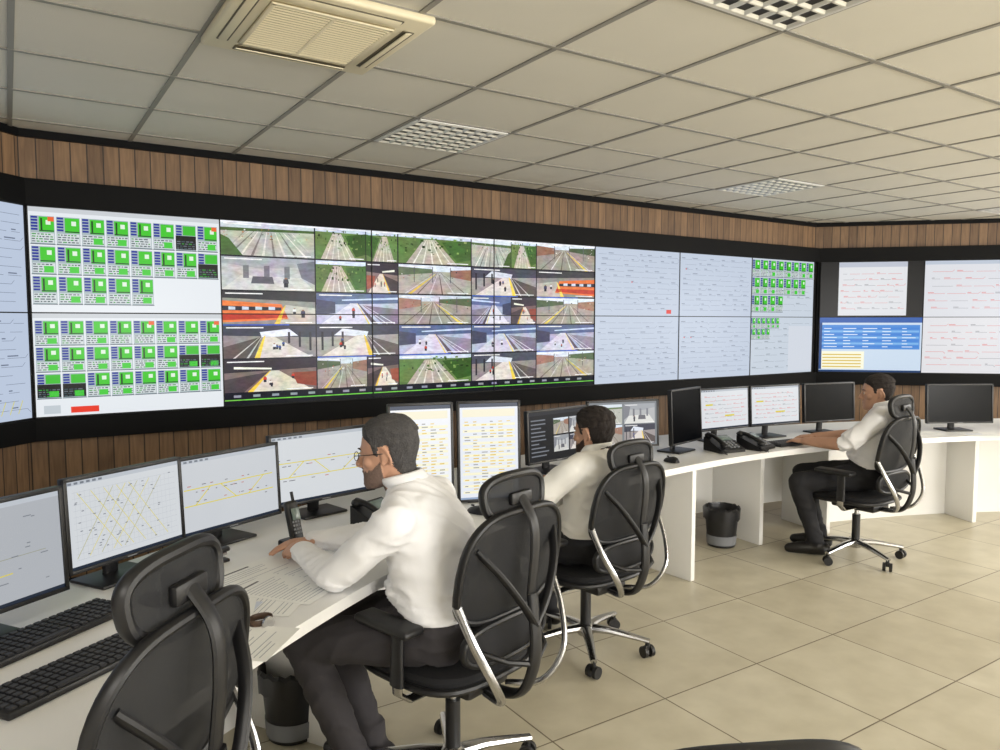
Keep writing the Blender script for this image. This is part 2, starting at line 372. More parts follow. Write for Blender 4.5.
for k,(cx,cy,th,w) in enumerate([(1.5,-4.49,math.pi,2.4),(5.5,-4.49,math.pi,2.4),(10.09,-2.4,-math.pi/2,2.2),(10.09,.6,-math.pi/2,2.0)]):
    g=group('window_%d'%(k+1),(cx,cy,1.6),th)
    mb=MB(); 
    for sx in (-w/2,0,w/2): mb.box((sx,-.02,0),(.06,.05,1.36),0,.005)
    for sz in (-.65,.65): mb.box((0,-.02,sz),(w,.05,.06),0,.005)
    mb.build('frame',g,[M_DESK])
    ld=bpy.data.lights.new('daylight','AREA'); ld.shape='RECTANGLE'; ld.size=w; ld.size_y=1.3; ld.energy=[190,180,132,95][k]; ld.color=(1.0,.98,.95)
    lo=bpy.data.objects.new('daylight',ld); bpy.context.scene.collection.objects.link(lo); lo.parent=g; lo.location=(0,-.06,0); lo.rotation_euler=(-math.pi/2,0,0)

# ------------------------------------------------------------------ ceiling fixtures
def louver(cx,cy,lit=0):
    g=group('louvered_ceiling_light',(cx,cy,CEIL))
    mb=MB(); s=.585
    for a in (-1,1):
        mb.box((a*(s/2-.008),0,-.006),(.016,s,.010),0,.002); mb.box((0,a*(s/2-.008),-.006),(s,.016,.010),0,.002)
    mb.box((0,0,-.003),(s-.03,s-.03,.003),1)
    n=7; z0,z1=-.005,-.013
    for i in range(n+1):
        p=-s/2+.020+(s-.040)*i/n; hw=.004
        for ax in (0,1):
            def q(a,b,z): return (a,b,z) if ax==0 else (b,a,z)
            L=s/2-.022
            mb.add([q(-L,p-hw,z1),q(L,p-hw,z1),q(L,p+hw,z1),q(-L,p+hw,z1),q(-L,p-.015,z0),q(L,p-.015,z0),q(L,p+.015,z0),q(-L,p+.015,z0)],[[0,1,2,3],[4,5,6,7],[0,1,5,4],[2,3,7,6],[0,3,7,4],[1,2,6,5]],2 if ax else 3)
    mb.build('housing',g,[M_DESK,mat('dark_reflector',(26,25,23),.4,metal=.2),M_LOUV,mat('louver_blade_white',(232,230,220),.35)],20)
    if lit:
        ld=bpy.data.lights.new('added_fill_lamp','AREA'); ld.shape='SQUARE'; ld.size=.5; ld.energy=lit; ld.color=(1,.96,.90)
        lo=bpy.data.objects.new('added_fill_lamp',ld); bpy.context.scene.collection.objects.link(lo); lo.parent=g; lo.location=(0,0,-.04)
for (cx,cy) in ((GX+2.1,GY+3.9),(GX+5.1,GY+3.9),(GX+2.1,GY+1.5),(GX+8.1,GY+3.3)): louver(cx,cy)
for (cx,cy,e) in ((GX+5.7,GY+.9,34),(GX+8.1,GY+.3,28),(GX+2.7,GY-1.5,38),(GX-.9,GY-.3,34),(GX+6.3,GY-2.1,22)): louver(cx,cy,e)  # unseen lit fixtures added outside the view to fill the room with light
def aircon(cx,cy):
    g=group('ceiling_air_conditioner',(cx,cy,CEIL))
    mb=MB(); s=.66
    mb.box((0,0,-.016),(s,s,.032),0,.012,seg=3)
    for a in range(4):
        rot=Matrix.Rotation(a*math.pi/2,4,'Z')
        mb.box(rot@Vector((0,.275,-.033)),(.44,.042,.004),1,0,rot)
        mb.box(rot@Vector((0,.277,-.037)),(.43,.028,.004),0,.001,rot@Matrix.Rotation(.25,4,'X'))
    mb.box((0,0,-.033),(.44,.44,.006),2,.002)
    for i in range(19): mb.box((0,-.195+.39*i/18,-.038),(.41,.010,.006),0,0,Matrix.Rotation(.5,4,'X'))
    for a in (-1,1): mb.box((a*.210,0,-.038),(.016,.435,.008),0,.002); mb.box((0,a*.210,-.038),(.435,.016,.008),0,.002)
    mb.box((0,0,-.038),(.012,.41,.008),0)
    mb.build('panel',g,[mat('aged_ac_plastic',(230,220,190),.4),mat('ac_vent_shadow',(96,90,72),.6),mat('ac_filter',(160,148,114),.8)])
aircon(.98,2.74)

# ------------------------------------------------------------------ VIDEO WALL
PW,PH=1.0335,.5975; Z0=1.055; X0=.112
def surround(g,x0,x1):
    mb=MB()
    mb.box(((x0+x1)/2,.03,2.325),(x1-x0,.10,.15),0,.004); mb.box(((x0+x1)/2,.03,.985),(x1-x0,.10,.13),0,.004)
    mb.box(((x0+x1)/2,.04,1.65),(x1-x0,.05,1.3),0)
    mb.build('surround',g,[M_BLKMAT],0)
def bezels(g,x0,n):
    mb=MB()
    for c in range(n+1): mb.box((x0+c*PW,-.0055,Z0+PH),(.007,.006,PH*2),0)
    for r in range(3): mb.box((x0+n*PW/2,-.0055,Z0+r*PH),(n*PW,.006,.007),0)
    mb.build('bezels',g,[M_BLACK],0)
BLU=(198,209,226)
g=group('video_wall',(0,5,0),0)
surround(g,.10,7.42); bezels(g,X0,7)
cv=Canvas(PW,PH*2)
cv.rect(0,0,1,1,(232,237,242),0)
cv.rect(0,.975,1,1,(205,210,215),1); cv.rect(0,.475,1,.5,(205,210,215),1)
g_green(cv,0,.52,1,.97,(8,8,5),darks={(0,6),(1,7)},reds={(0,0),(0,7)}); g_green(cv,0,.07,1,.475,(8,8,8),darks={(2,1),(1,6),(1,7),(2,0)},reds={(0,4),(0,7)})
cv.rect(.04,.015,.12,.055,(196,205,212),4); cv.rect(.17,.015,.31,.045,(235,60,40),4)
cv.build('display_dispatch',g,(X0,-.001,Z0),M_SCR)
cv=Canvas(PW*3,PH*2)
cv.rect(0,0,1,1,(24,26,36),0)
kinds=[['yard','green','green','yard','tracks'],['hall','green','tracks','platform','train'],['train','blue','tracks','blue','tracks'],['platform','platform','blue','blue','blue'],['dark','tracks','green','platform','tracks']]
for r in range(5):
    for c in range(5):
        a,b=c/5+.0015,(c+1)/5-.0015; t=1-r*.186-.006; bt=1-(r+1)*.186+.003
        if (r,c) in ((0,1),(0,3),(1,1),(2,3),(4,1)):
            m=a+(b-a)*.60; cam_tile(cv,a,bt,m-.001,t,kinds[r][c],R.random()<.5); cam_tile(cv,m+.001,bt,b,t,'dark' if r else 'green',R.random()<.5)
        else: cam_tile(cv,a,bt,b,t,kinds[r][c],R.random()<.5)
for r in range(1,5):
    for c in range(5):
        if R.random()<.4: cv.rect(.2*c+.002,1-.186*r-.004,.2*c+.14,1-.186*r+.001,(70,110,220),10)
cv.rect(0,.028,1,.034,(110,200,70),2); cv.rect(0,0,1,.026,(20,22,28),2)
for k in range(24): cv.rect(.02+.04*k,.045,.035+.04*k,.058,(150,155,165),2)
cv.rect(.0,.988,1,1,(235,238,245),9)
cv.build('display_cameras',g,(X0+PW,-.001,Z0),M_CAM)
cv=Canvas(PW*2,PH*2); cv.rect(0,0,1,1,BLU,0)
for a in (0,.5):
    for b in (0,.5): g_schem(cv,a,b,a+.5,b+.5,(140,150,170),11,accent=(230,60,50))
cv.rect(.42,.52,.45,.55,(230,70,60),4)
cv.build('display_track_plan',g,(X0+4*PW,-.001,Z0),M_SCR)
cv=Canvas(PW,PH*2); cv.rect(0,0,1,1,(204,214,226),0)
g_schem(cv,0,0,1,.5,(140,150,160),8); g_schem(cv,0,.5,1,1,(140,150,160),8)
g_green(cv,0,.52,1,1,(8,7,4)); g_green(cv,0,.2,.6,.5,(6,4)); cv.rect(.6,.02,1,.42,(214,220,230),4)
cv.build('display_dispatch_b',g,(X0+6*PW,-.001,Z0),M_SCR)
g=group('video_wall',(0.10,5,0),math.radians(45)); surround(g,-4.1,.0); n=3; bezels(g,-.008-n*PW,n)
cv=Canvas(PW*n,PH*2); cv.rect(0,0,1,1,(190,203,224),0)
for a in range(n):
    for b in (0,.5): g_schem(cv,a/n,b,(a+1)/n,b+.5,(110,120,142),11,accent=(220,60,50))
for k in range(16): cv.line(.7+.018*k,.03,.71+.018*k,.09,.004,(220,210,40),3)
cv.build('display_track_plan',g,(-.008-n*PW,-.001,Z0),M_SCR)
g=group('video_wall',(7.42,5,0),math.radians(-45)); surround(g,0,3.7); bezels(g,.03,3)
def disp(nm,ix,iy,fn,bg,mt=M_SCR):
    cv=Canvas(PW,PH); cv.rect(0,0,1,1,bg,0); fn(cv); cv.build(nm,g,(.03+ix*PW,-.001,Z0+iy*PH),mt)
def f1(cv): cv.rect(.18,.03,.84,.99,(226,228,232),1); g_schem(cv,.18,.05,.84,.88,n=7,red=True,wd=.003); cv.rect(.18,.9,.84,.99,(190,196,210),4)
def f2(cv):
    cv.rect(0,.90,1,1,(40,90,170),1); cv.rect(.02,.42,.98,.86,(70,140,220),1)
    for k in range(7): cv.rect(.03,.45+.055*k,.97,.485+.055*k,(120,180,236) if k%2 else (60,130,215),2)
    for k in range(7):
        for c in range(5): cv.rect(.05+.19*c,.458+.055*k,.05+.19*c+R.uniform(.04,.14),.472+.055*k,(225,238,250),3)
    cv.rect(.02,.06,.45,.38,(252,250,225),1)
    for k in range(5): cv.rect(.04,.09+.055*k,.42,.11+.055*k,(215,185,70),2)
    cv.rect(0,0,1,.04,(20,60,110),2); cv.rect(0,.05,.03,.9,(30,70,130),4)
def f3(cv): g_schem(cv,0,.04,1,.92,n=6,red=True,wd=.003); cv.rect(0,.93,1,1,(190,200,215),2)
def f4(cv): g_schem(cv,0,.04,1,.96,n=7,red=True,wd=.0035)
disp('display_line_a',0,1,f1,(8,8,10)); disp('display_email',0,0,f2,(205,222,240))
disp('display_line_b',1,1,f3,(222,224,230)); disp('display_line_c',1,0,f4,(226,226,230))
disp('display_line_d',2,1,f3,(222,224,230)); disp('display_line_e',2,0,f4,(226,226,230))

# ------------------------------------------------------------------ DESK
C=Vector((4.0,-2.53,0)); RI,RO=5.67,6.60; ZT=.74
def pol(r,deg,z=0): a=math.radians(deg); return Vector((C.x+r*math.cos(a),C.y+r*math.sin(a),z))
g=group('curved_control_desk',(0,0,0))
def arcslab(mb,r0,r1,a0,a1,z0,z1,m=0,step=1.5):
    n=max(2,int((a1-a0)/step)); rs=[]
    for i in range(n+1):
        a=a0+(a1-a0)*i/n; rs.append([pol(r0,a,z0),pol(r1,a,z0),pol(r1,a,z1),pol(r0,a,z1)])
    mb.rings(rs,m)
mb=MB(); arcslab(mb,RI,RO,50,160,ZT-.038,ZT); mb.build('desktop',g,[M_DESK],25)
mb=MB()
arcslab(mb,6.42,6.44,97,160,.0,ZT-.04); arcslab(mb,6.20,6.22,50,79,.0,ZT-.04); arcslab(mb,6.42,6.44,79,97,.15,ZT-.04)
for a,r0,r1 in ((159.5,5.75,6.5),(146,5.95,6.42),(133,5.95,6.42),(120.5,6.0,6.42),(108,5.95,6.42),(95.2,5.70,6.42),(85.5,5.95,6.42),(79,5.95,6.42),(66,5.9,6.2),(50.5,5.75,6.5)):
    p=pol((r0+r1)/2,a,(ZT-.04)/2); mb.box(p,(r1-r0,.036,ZT-.042),0,.002,Matrix.Rotation(math.radians(a),4,'Z'))
mb.build('panels',g,[M_DESK],25)

# ------------------------------------------------------------------ MONITORS
def monitor(loc,n,w,h,zc,fill,bg=(225,228,232),off=False,tilt=0.05,name='computer_monitor',mt=None,bez=.012):
    g=group(name,(loc[0],loc[1],ZT),th_front(n)); z=zc-ZT
    mb=MB(); T=Matrix.Translation((0,0,z))@Matrix.Rotation(-tilt,4,'X')
    tmp=MB()
    tmp.box((0,.012,0),(w,.024,h),0,.004)
    tmp.box((0,.034,0),(w*.72,.03,h*.66),0,.012)
    for a in (-1,1):
        tmp.box((a*(w/2-bez/2),-.002,0),(bez,.008,h),0,.001); tmp.box((0,-.002,a*(h/2-bez/2)),(w,.008,bez),0,.001)
    tmp.box((0,-.002,-h/2+bez/2),(w*.08,.0095,.004),1)
    mb.add(tmp.v,[f for f in tmp.f],0,T); mb.m=list(tmp.m)
    mb.tube([(0,.10,.012),(0,.095,z*.5),(0,.06,z)],[(.03,.012)]*3,0,10,side=(1,0,0))
    mb.box((0,.07,.006),(.22,.17,.012),0,.005)
    mb.build('body',g,[M_BLK2,M_GREYP])
    e=bpy.data.objects.new('screen_pivot',None); bpy.context.scene.collection.objects.link(e); e.parent=g; e.location=(0,0,z); e.rotation_euler=(-tilt,0,0); e.empty_display_size=.02
    cw,ch=w-2*bez,h-2*bez; cv=Canvas(cw,ch)
    if off: cv.rect(0,0,1,1,(10,11,13),0)
    else: cv.rect(0,0,1,1,bg,0); fill(cv)
    cv.build('screen',e,(-cw/2,-.0008,-ch/2),mt or M_SCR,step=.0002)
    return g
YE=(222,208,70)
def chrome(cv,c=(190,196,204)):
    cv.rect(0,.95,1,1,c,1); cv.rect(0,0,1,.035,(40,48,62),1)
    for k in range(6): cv.rect(.01+.05*k,.96,.04+.05*k,.985,(120,126,136),2)
def s_tracks(cv):
    chrome(cv)
    for k in range(2): cv.line(.05,.38+.22*k,.95,.38+.22*k,.0035,YE)
    for (a,b,c,d) in ((.15,.38,.3,.6),(.55,.38,.40,.6),(.68,.38,.85,.6)): cv.line(a,b,c,d,.0035,YE)
    for k in range(26): 
        a=R.uniform(.05,.9); b=R.choice((.33,.42,.55,.64)); cv.rect(a,b,a+R.uniform(.01,.04),b+.010,R.choice(((110,110,115),(190,90,80),(90,90,100))),3)
def s_diag(cv):
    chrome(cv)
    for k in range(12): cv.line(.04,.1+.07*k,.96,.1+.07*k,.0006,(176,181,190))
    for k in range(22): cv.line(.06+.04*k,.1,.06+.04*k,.88,.0006,(188,193,200))
    for k in range(5): cv.line(.05+.10*k,.12,.38+.11*k,.86,.0018,YE if k%2 else (180,176,110)); cv.line(.08+.11*k,.86,.42+.11*k,.12,.0018,YE)
    for k in range(50): a=R.uniform(.05,.9); b=R.uniform(.12,.88); cv.rect(a,b,a+.02,b+.010,(120,125,134),3)
def s_low(cv):
    chrome(cv); cv.line(.0,.28,.7,.3,.003,YE); cv.line(.1,.45,.9,.45,.0015,(150,150,120))
    for k in range(40): a=R.uniform(.05,.9); b=R.uniform(.1,.9); cv.rect(a,b,a+R.uniform(.01,.05),b+.010,(128,133,140),3)
def s_table(cv):
    cv.rect(0,.96,1,1,(60,70,90),1); cv.rect(.05,.86,.95,.94,(246,240,215),1); cv.rect(0,0,1,.02,(150,170,200),1)
    for k in range(24):
        y=.06+.032*k
        if k%2==0: cv.rect(.05,y,.95,y+.026,(250,246,215),1)
        for c in range(6):
            if R.random()<.7: cv.rect(.08+.145*c,y+.008,.08+.145*c+R.uniform(.04,.11),y+.018,R.choice(((225,190,80),(235,205,110),(160,160,160))),2)
def s_video(cv):
    cv.rect(.0,.93,1,1,(40,42,50),1)
    for r in range(2):
        for c in range(2): cam_tile(cv,.42+.28*c,.15+.36*r,.68+.28*c,.48+.36*r,('hall','platform','tracks','hall')[r*2+c])
    for k in range(10): cv.rect(.04,.1+.08*k,.04+R.uniform(.1,.3),.125+.08*k,(120,125,135),2)
def s_video2(cv):
    for r in range(2):
        for c in range(2): cam_tile(cv,.02+.49*c,.03+.47*r,.48+.49*c,.48+.47*r,('tracks','platform','yard','hall')[r*2+c])
def s_white(cv):
    chrome(cv); g_schem(cv,.03,.08,.97,.92,n=7,red=True,wd=.0018,accent=(60,180,60))
    cv.rect(.1,.6,.25,.64,YE,3); cv.rect(.5,.3,.7,.34,YE,3)
def inward(x,y,dev=0):
    v=(C.xy-Vector((x,y))).normalized(); a=math.atan2(v.y,v.x)+math.radians(dev); return (math.cos(a),math.sin(a))
MON=[
 (-.10,2.38,.52,.31,.965,s_low,dict(bg=(176,180,186)),-6),
 (.31,2.73,.44,.30,.97,s_diag,dict(bg=(212,216,220)),-4),
 (.70,2.98,.48,.30,.955,s_tracks,dict(bg=(204,208,213)),-6),
 (1.15,3.18,.53,.31,.970,s_tracks,dict(bg=(214,218,222)),-14),
 (1.585,3.09,.31,.48,.985,s_table,dict(bg=(242,244,248)),-37),
 (1.905,3.005,.31,.48,.985,s_table,dict(bg=(234,238,246)),-39),
 (2.61,3.38,.50,.30,.96,s_video,dict(bg=(24,26,32)),-4),
 (3.22,3.50,.50,.30,.96,s_video2,dict(bg=(120,125,130)),-22),
 (4.25,3.57,.50,.30,.985,s_white,{},0),
 (4.75,3.52,.50,.30,.985,s_white,{},0),
 (5.27,3.42,.50,.30,.985,None,dict(off=True),0),
 (6.24,2.93,.54,.31,.96,None,dict(off=True),-8),
 (6.85,2.62,.50,.31,.96,None,dict(off=True),0)]
for (x,y,w,h,zc,fn,kw,dev) in MON: monitor((x,y),inward(x,y,dev),w,h,zc,fn,**kw)
monitor((3.72,3.44),(.25,-.968),.40,.36,.985,None,off=True,name='touch_terminal_monitor')

# ------------------------------------------------------------------ DESK ITEMS
def keyboard(x,y,deg,w=.43):
    g=group('computer_keyboard',(x,y,ZT),math.radians(deg)); mb=MB(); mb.box((0,0,.010),(w,.15,.018),0,.005)
    for r in range(6):
        nk=18
        for k in range(nk):
            if r==0 and 4<k<10: continue
            mb.box((-w/2+.018+(w-.036)*k/(nk-1),-.058+.0225*r,.021),(.0175,.0175,.007),1,.0015,seg=1)
        if r==0: mb.box((-w/2+.018+(w-.036)*7/17,-.058,.021),(.11,.0175,.007),1,.0015,seg=1)
    mb.build('body',g,[M_BLK2,mat('key_caps',(38,38,41),.5)])
keyboard(.06,2.36,36,.44); keyboard(.10,2.06,34,.42); keyboard(3.02,3.24,8,.42); keyboard(4.62,3.27,-4,.42); keyboard(5.30,3.17,-14,.42)
def mouse(x,y,deg):
    g=group('computer_mouse',(x,y,ZT),math.radians(deg)); mb=MB()
    rs=[]
    for i in range(1,8):
        t=i/8*math.pi; yy=-math.cos(t)*.055; k=math.sin(t)**.6
        rs.append([Vector((.03*k*math.cos(2*math.pi*j/14),yy,.002+max(0,.034*k*math.sin(2*math.pi*j/14)*(1-.25*yy/.055)))) for j in range(14)])
    mb.rings(rs); mb.box((0,.03,.033),(.006,.018,.008),0,.002); mb.build('body',g,[M_BLK2])
mouse(.34,2.46,30); mouse(3.38,3.24,0); mouse(4.94,3.24,0); mouse(1.74,2.84,20)
def papers(name,sheets):
    g=group(name,(0,0,ZT))
    for i,(x,y,deg,w,h) in enumerate(sheets):
        cv=Canvas(w,h); cv.rect(0,0,1,1,(240,240,236),0)
        cv.rect(.08,.90,.6,.93,(90,90,95),1)
        for k in range(16):
            if R.random()<.85: cv.rect(.08,.08+.05*k,.08+R.uniform(.4,.84),.09+.05*k,(175,177,182),1)
        if i%2: cv.rect(.1,.4,.5,.55,(206,212,226),2)
        ob=cv.build('sheet_%d'%i,g,(-w/2,-h/2,0),M_PAPER,flat=True,step=.0003)
        sol=ob.modifiers.new('s','SOLIDIFY'); sol.thickness=.0004; sol.offset=-1
        ob.location=(x,y,.001+.0012*i); ob.rotation_euler=(0,0,math.radians(deg))
papers('paper_documents',[(.70,2.52,30,.42,.30),(.60,2.30,52,.21,.30),(.72,2.36,38,.21,.30),(.47,2.04,48,.21,.30),(.46,2.20,70,.30,.21)])
papers('paper_documents',[(5.9,3.14,-20,.30,.42),(6.22,2.76,-34,.30,.21),(5.66,3.04,-10,.21,.30)])
papers('paper_documents',[(2.62,3.14,8,.21,.30)])
def deskphone(x,y,deg,name='desk_phone'):
    g=group(name,(x,y,ZT),math.radians(deg)); mb=MB()
    mb.add([(-.1,-.09,0),(.1,-.09,0),(.1,.09,0),(-.1,.09,0),(-.1,-.09,.02),(.1,-.09,.02),(.1,.09,.09),(-.1,.09,.09)],[[0,1,2,3],[4,5,6,7],[0,1,5,4],[1,2,6,5],[2,3,7,6],[3,0,4,7]],0)
    sl=math.atan2(.07,.18); rot=Matrix.Rotation(sl,4,'X')
    mb.box((.035,.045,.078),(.10,.055,.006),1,.001,rot)
    for r in range(4):
        for c in range(3): mb.box((.0+.03*c,-.065+.022*r,.034+.0086*r),(.02,.014,.008),2,.002,rot)
    mb.tube([(-.068,-.085,.05),(-.068,-.03,.078),(-.068,.03,.10),(-.068,.085,.105)],[(.02,.015),(.014,.012),(.014,.012),(.02,.015)],0,12,side=(1,0,0))
    mb.ellipsoid((-.068,-.075,.048),(.025,.028,.018),0); mb.ellipsoid((-.068,.078,.098),(.025,.028,.018),0)
    pts=[(-.1-.02*math.sin(i*.5)-.012*math.cos(i*1.9),-.09+.012*math.sin(i*1.9)+.004*i-.06,.012+.008*math.cos(i*1.9)) for i in range(24)]
    mb.tube(pts,.003,0,6); mb.build('body',g,[M_BLK2,mat('phone_lcd',(110,125,120),.2),M_GREYP])
deskphone(4.24,3.29,10); deskphone(3.98,3.34,-8); deskphone(1.30,2.90,25)
def cordless(x,y,deg):
    g=group('cordless_phone',(x,y,ZT),math.radians(deg)); mb=MB()
    mb.box((0,0,.015),(.09,.11,.03),0,.010); rot=Matrix.Rotation(-.28,4,'X')
    mb.box((0,.01,.095),(.052,.03,.165),0,.011,rot,3); mb.box((0,-.004,.13),(.036,.004,.045),1,.001,rot)
    for r in range(4):
        for c in range(3): mb.box((-.012+.012*c,-.018+.0055*r,.06+.013*r),(.009,.006,.008),2,.001,rot)
    mb.tube([(.018,.035,.17),(.018,.045,.205)],.006,0,8)
    mb.build('body',g,[M_BLK2,mat('phone_lcd',(110,125,120),.2),M_GREYP])
cordless(.89,2.79,20)
def stapler(x,y,deg):
    g=group('stapler',(x,y,ZT),math.radians(deg)); mb=MB()
    mb.box((0,0,.006),(.15,.036,.012),0,.004); mb.box((.01,0,.038),(.14,.03,.018),0,.007,Matrix.Rotation(-.12,4,'Y')); mb.box((-.055,0,.022),(.03,.03,.03),0,.004); mb.box((.01,0,.024),(.12,.014,.01),1,.001,Matrix.Rotation(-.10,4,'Y'))
    mb.build('body',g,[M_BLK2,M_SILV])
stapler(.56,2.74,18)
def headset(x,y,deg):
    g=group('headset',(x,y,ZT),math.radians(deg)); mb=MB()
    mb.tube([( .08*math.cos(t),.075*math.sin(t),.018) for t in [math.pi*k/14 for k in range(15)]],[(.010,.004)]*15,0,8,side=(0,0,1))
    for a in (-1,1): mb.tube([(a*.066,0,.03),(a*.094,0,.03)],.03,0,16)
    mb.tube([(-.08,-.02,.02),(-.06,-.08,.012),(-.01,-.10,.012)],.003,0,6)
    mb.build('body',g,[M_BLK2])
headset(.47,2.62,40)
def watch(x,y,deg):
    g=group('wrist_watch',(x,y,ZT),math.radians(deg)); mb=MB()
    mb.tube([(.035*math.cos(t),.028*math.sin(t),.012) for t in [2*math.pi*k/20 for k in range(20)]],[(.010,.0025)]*20,0,8,closed=True,side=(0,0,1))
    mb.tube([(0,-.033,.012),(0,-.040,.012)],.019,1,20); mb.build('body',g,[mat('brown_leather',(70,50,36),.5),M_SILV])
watch(.57,2.12,20)
def bin_(x,y):
    g=group('waste_bin',(x,y,0)); mb=MB()
    mb.lathe([(.085,.0),(.095,.004),(.118,.26),(.125,.262),(.125,.275),(.117,.275),(.113,.26),(.09,.01)],seg=32)
    mb.lathe([(.102,.02),(.106,.085),(.105,.085),(.101,.02)],m=1,seg=32)
    rs=[]
    for r,z in ((.128,.20),(.131,.272),(.120,.285),(.112,.24),(.10,.12)):
        rs.append([Vector((r*math.cos(2*math.pi*j/36)*(1+.02*math.sin(j*5)),r*math.sin(2*math.pi*j/36)*(1+.02*math.sin(j*5)),z+.006*math.sin(j*3.1))) for j in range(36)])
    mb.rings(rs,2,False); mb.build('body',g,[M_BLK2,M_GREYP,mat('bin_liner',(20,20,24),.3)])
bin_(.87,2.80); bin_(4.23,3.56)

# ------------------------------------------------------------------ OFFICE CHAIR
def sq(t,e=2.6):
    c,s=math.cos(t),math.sin(t); return (math.copysign(abs(c)**(2/e),c),math.copysign(abs(s)**(2/e),s))
def spline(pts,n=5):
    P=[Vector(p) for p in pts]; P=[P[0]*2-P[1]]+P+[P[-1]*2-P[-2]]; o=[]
    for i in range(1,len(P)-2):
        for k in range(n):
            t=k/n; a,b,c,d=P[i-1],P[i],P[i+1],P[i+2]
            o.append(.5*((2*b)+(c-a)*t+(2*a-5*b+4*c-d)*t*t+(3*b-a-3*c+d)*t**3))
    o.append(P[-2]); return o
def chair(loc,f,dz=0.0,spin=0.0,arms=True,hd=0.0,bz=0.0):
    g=group('mesh_office_chair',(loc[0],loc[1],0),th_fwd(f))
    mb=MB()
    for k in range(5):
        a=2*math.pi*k/5+spin; d=Vector((math.cos(a),math.sin(a),0)); n=Vector((-d.y,d.x,0))
        mb.tube([d*.02+Vector((0,0,.11)),d*.12+Vector((0,0,.108)),d*.24+Vector((0,0,.09)),d*.31+Vector((0,0,.078))],[(.030,.022),(.024,.018),(.019,.014),(.016,.012)],0,10,side=tuple(n))
        mb.tube([d*.30+Vector((0,0,.05)),d*.30+Vector((0,0,.085))],.011,1,8)
        p=d*.30; q=(n*.7+d*.7).normalized()
        mb.box(p+Vector((0,0,.045)),(.03,.018,.03),1,.006,Matrix.Rotation(a+.78,4,'Z'))
        for s in (-1,1): mb.tube([p+q*s*.010+Vector((0,0,.0285)),p+q*s*.028+Vector((0,0,.0285))],.028,1,16)
    mb.lathe([(.036,.075),(.042,.085),(.042,.125),(.030,.135)],m=0); mb.lathe([(.026,.13),(.026,.30),(.024,.30)],m=1); mb.lathe([(.014,.29),(.014,.40+dz)],m=0)
    mb.build('star_base',g,[M_SILV,M_BLK2])
    mb=MB(); mb.box((0,-.02,.405+dz),(.20,.30,.05),1,.014)
    rs=[]
    for z,s in ((.432,.86),(.440,.97),(.455,1.0),(.478,1.0),(.490,.96),(.4945,.86),(.492,.55),(.488,.2)):
        ring=[]
        for j in range(40):
            x,y=sq(2*math.pi*j/40,3.4); x*=.25*s; y*=.235*s
            ring.append(Vector((x*(1-.08*y/.235*-1),y+.015,z+dz-.035*max(0,(y-.10)/.13)**2)))
        rs.append(ring)
    mb.rings(rs,0)
    mb.tube([(.253*sq(t,3.4)[0],.238*sq(t,3.4)[1]+.015,.456+dz-.035*max(0,(.238*sq(t,3.4)[1]-.10)/.13)**2) for t in [2*math.pi*j/40 for j in range(40)]],.012,1,8,closed=True,side=(0,0,1))
    mb.build('seat',g,[M_SEAT,M_BLK2])
    if arms:
        mb=MB()
        for s in (-1,1):
            mb.tube([(s*.09,-.04,.40+dz),(s*.24,-.04,.405+dz),(s*.285,-.04,.44+dz),(s*.292,-.045,.50+dz)],[(.022,.010)]*4,0,10,side=(0,1,0))
            mb.tube([(s*.292,-.045,.47+dz),(s*.292,-.05,.64+dz)],[(.030,.015),(.026,.013)],1,12,side=(0,1,0))
            mb.box((s*.285,.0,.655+dz),(.085,.25,.028),1,.012,seg=3)
        mb.build('armrests',g,[M_SILV,M_BLK2])
    def ysurf(x,z): 
        v=(z-.62)/.4
        return -.262-.055*max(0,v)**1.3+.40*x*x+.03*math.exp(-((z-.66)/.08)**2)
    db=dz+bz
    def panel(z0,z1,wf,ys,fr,mesh_m,nm,e=3.0,ribs=False):
        out=[]; N=44; zc=(z0+z1)/2; hh=(z1-z0)/2
        for j in range(N):
            a,b=sq(2*math.pi*j/N,e); z=zc+hh*b; x=wf((z-z0)/(z1-z0))/2*a; out.append((x,z))
        P=[Vector((x,ys(x,z),z+db)) for x,z in out]
        mb=MB(); mb.tube(P,fr,0,10,closed=True,side=(0,1,0))
        rs=[]
        for s in (1.0,.85,.65,.45,.25,.02):
            rs.append([Vector((x*s,ys(x*s,zc+(z-zc)*s),zc+(z-zc)*s+db)) for x,z in out])
        vs=[p for r in rs for p in r]; fs=[]
        for i in range(len(rs)-1):
            for j in range(N): fs.append([i*N+j,i*N+(j+1)%N,(i+1)*N+(j+1)%N,(i+1)*N+j])
        fs.append([(len(rs)-1)*N+j for j in range(N)])
        mb.add(vs,fs,mesh_m); mb.add([v+Vector((0,-.006,0)) for v in vs],fs,mesh_m)
        mb.build(nm,g,[M_BLK2,M_MESH,M_SEAT])
    panel(.665,1.02,lambda v:.45+.04*math.sin(math.pi*min(1,v*1.1))-.03*v,ysurf,(.015,.011),1,'backrest',3.6)
    panel(.53,.655,lambda v:.38+.02*v,lambda x,z:-.235+.40*x*x-.02*math.cos((z-.59)*14),(.014,.012),2,'lumbar_support',2.6)
    panel(1.015+hd,1.155+hd,lambda v:.26+.03*v,lambda x,z:-.295+.9*x*x+.10*max(0,(z-1.02-hd)),(.016,.014),1,'headrest',2.8)
    mb=MB()
    sp=spline([(0,-.10,.40+dz),(0,-.22,.400+dz),(0,-.31,.43+dz),(0,-.355,.52+dz),(0,-.365,.62+db),(0,-.350,.76+db)])
    mb.tube(sp,[(.034-.012*i/len(sp),.014) for i in range(len(sp))],1,12,side=(1,0,0))
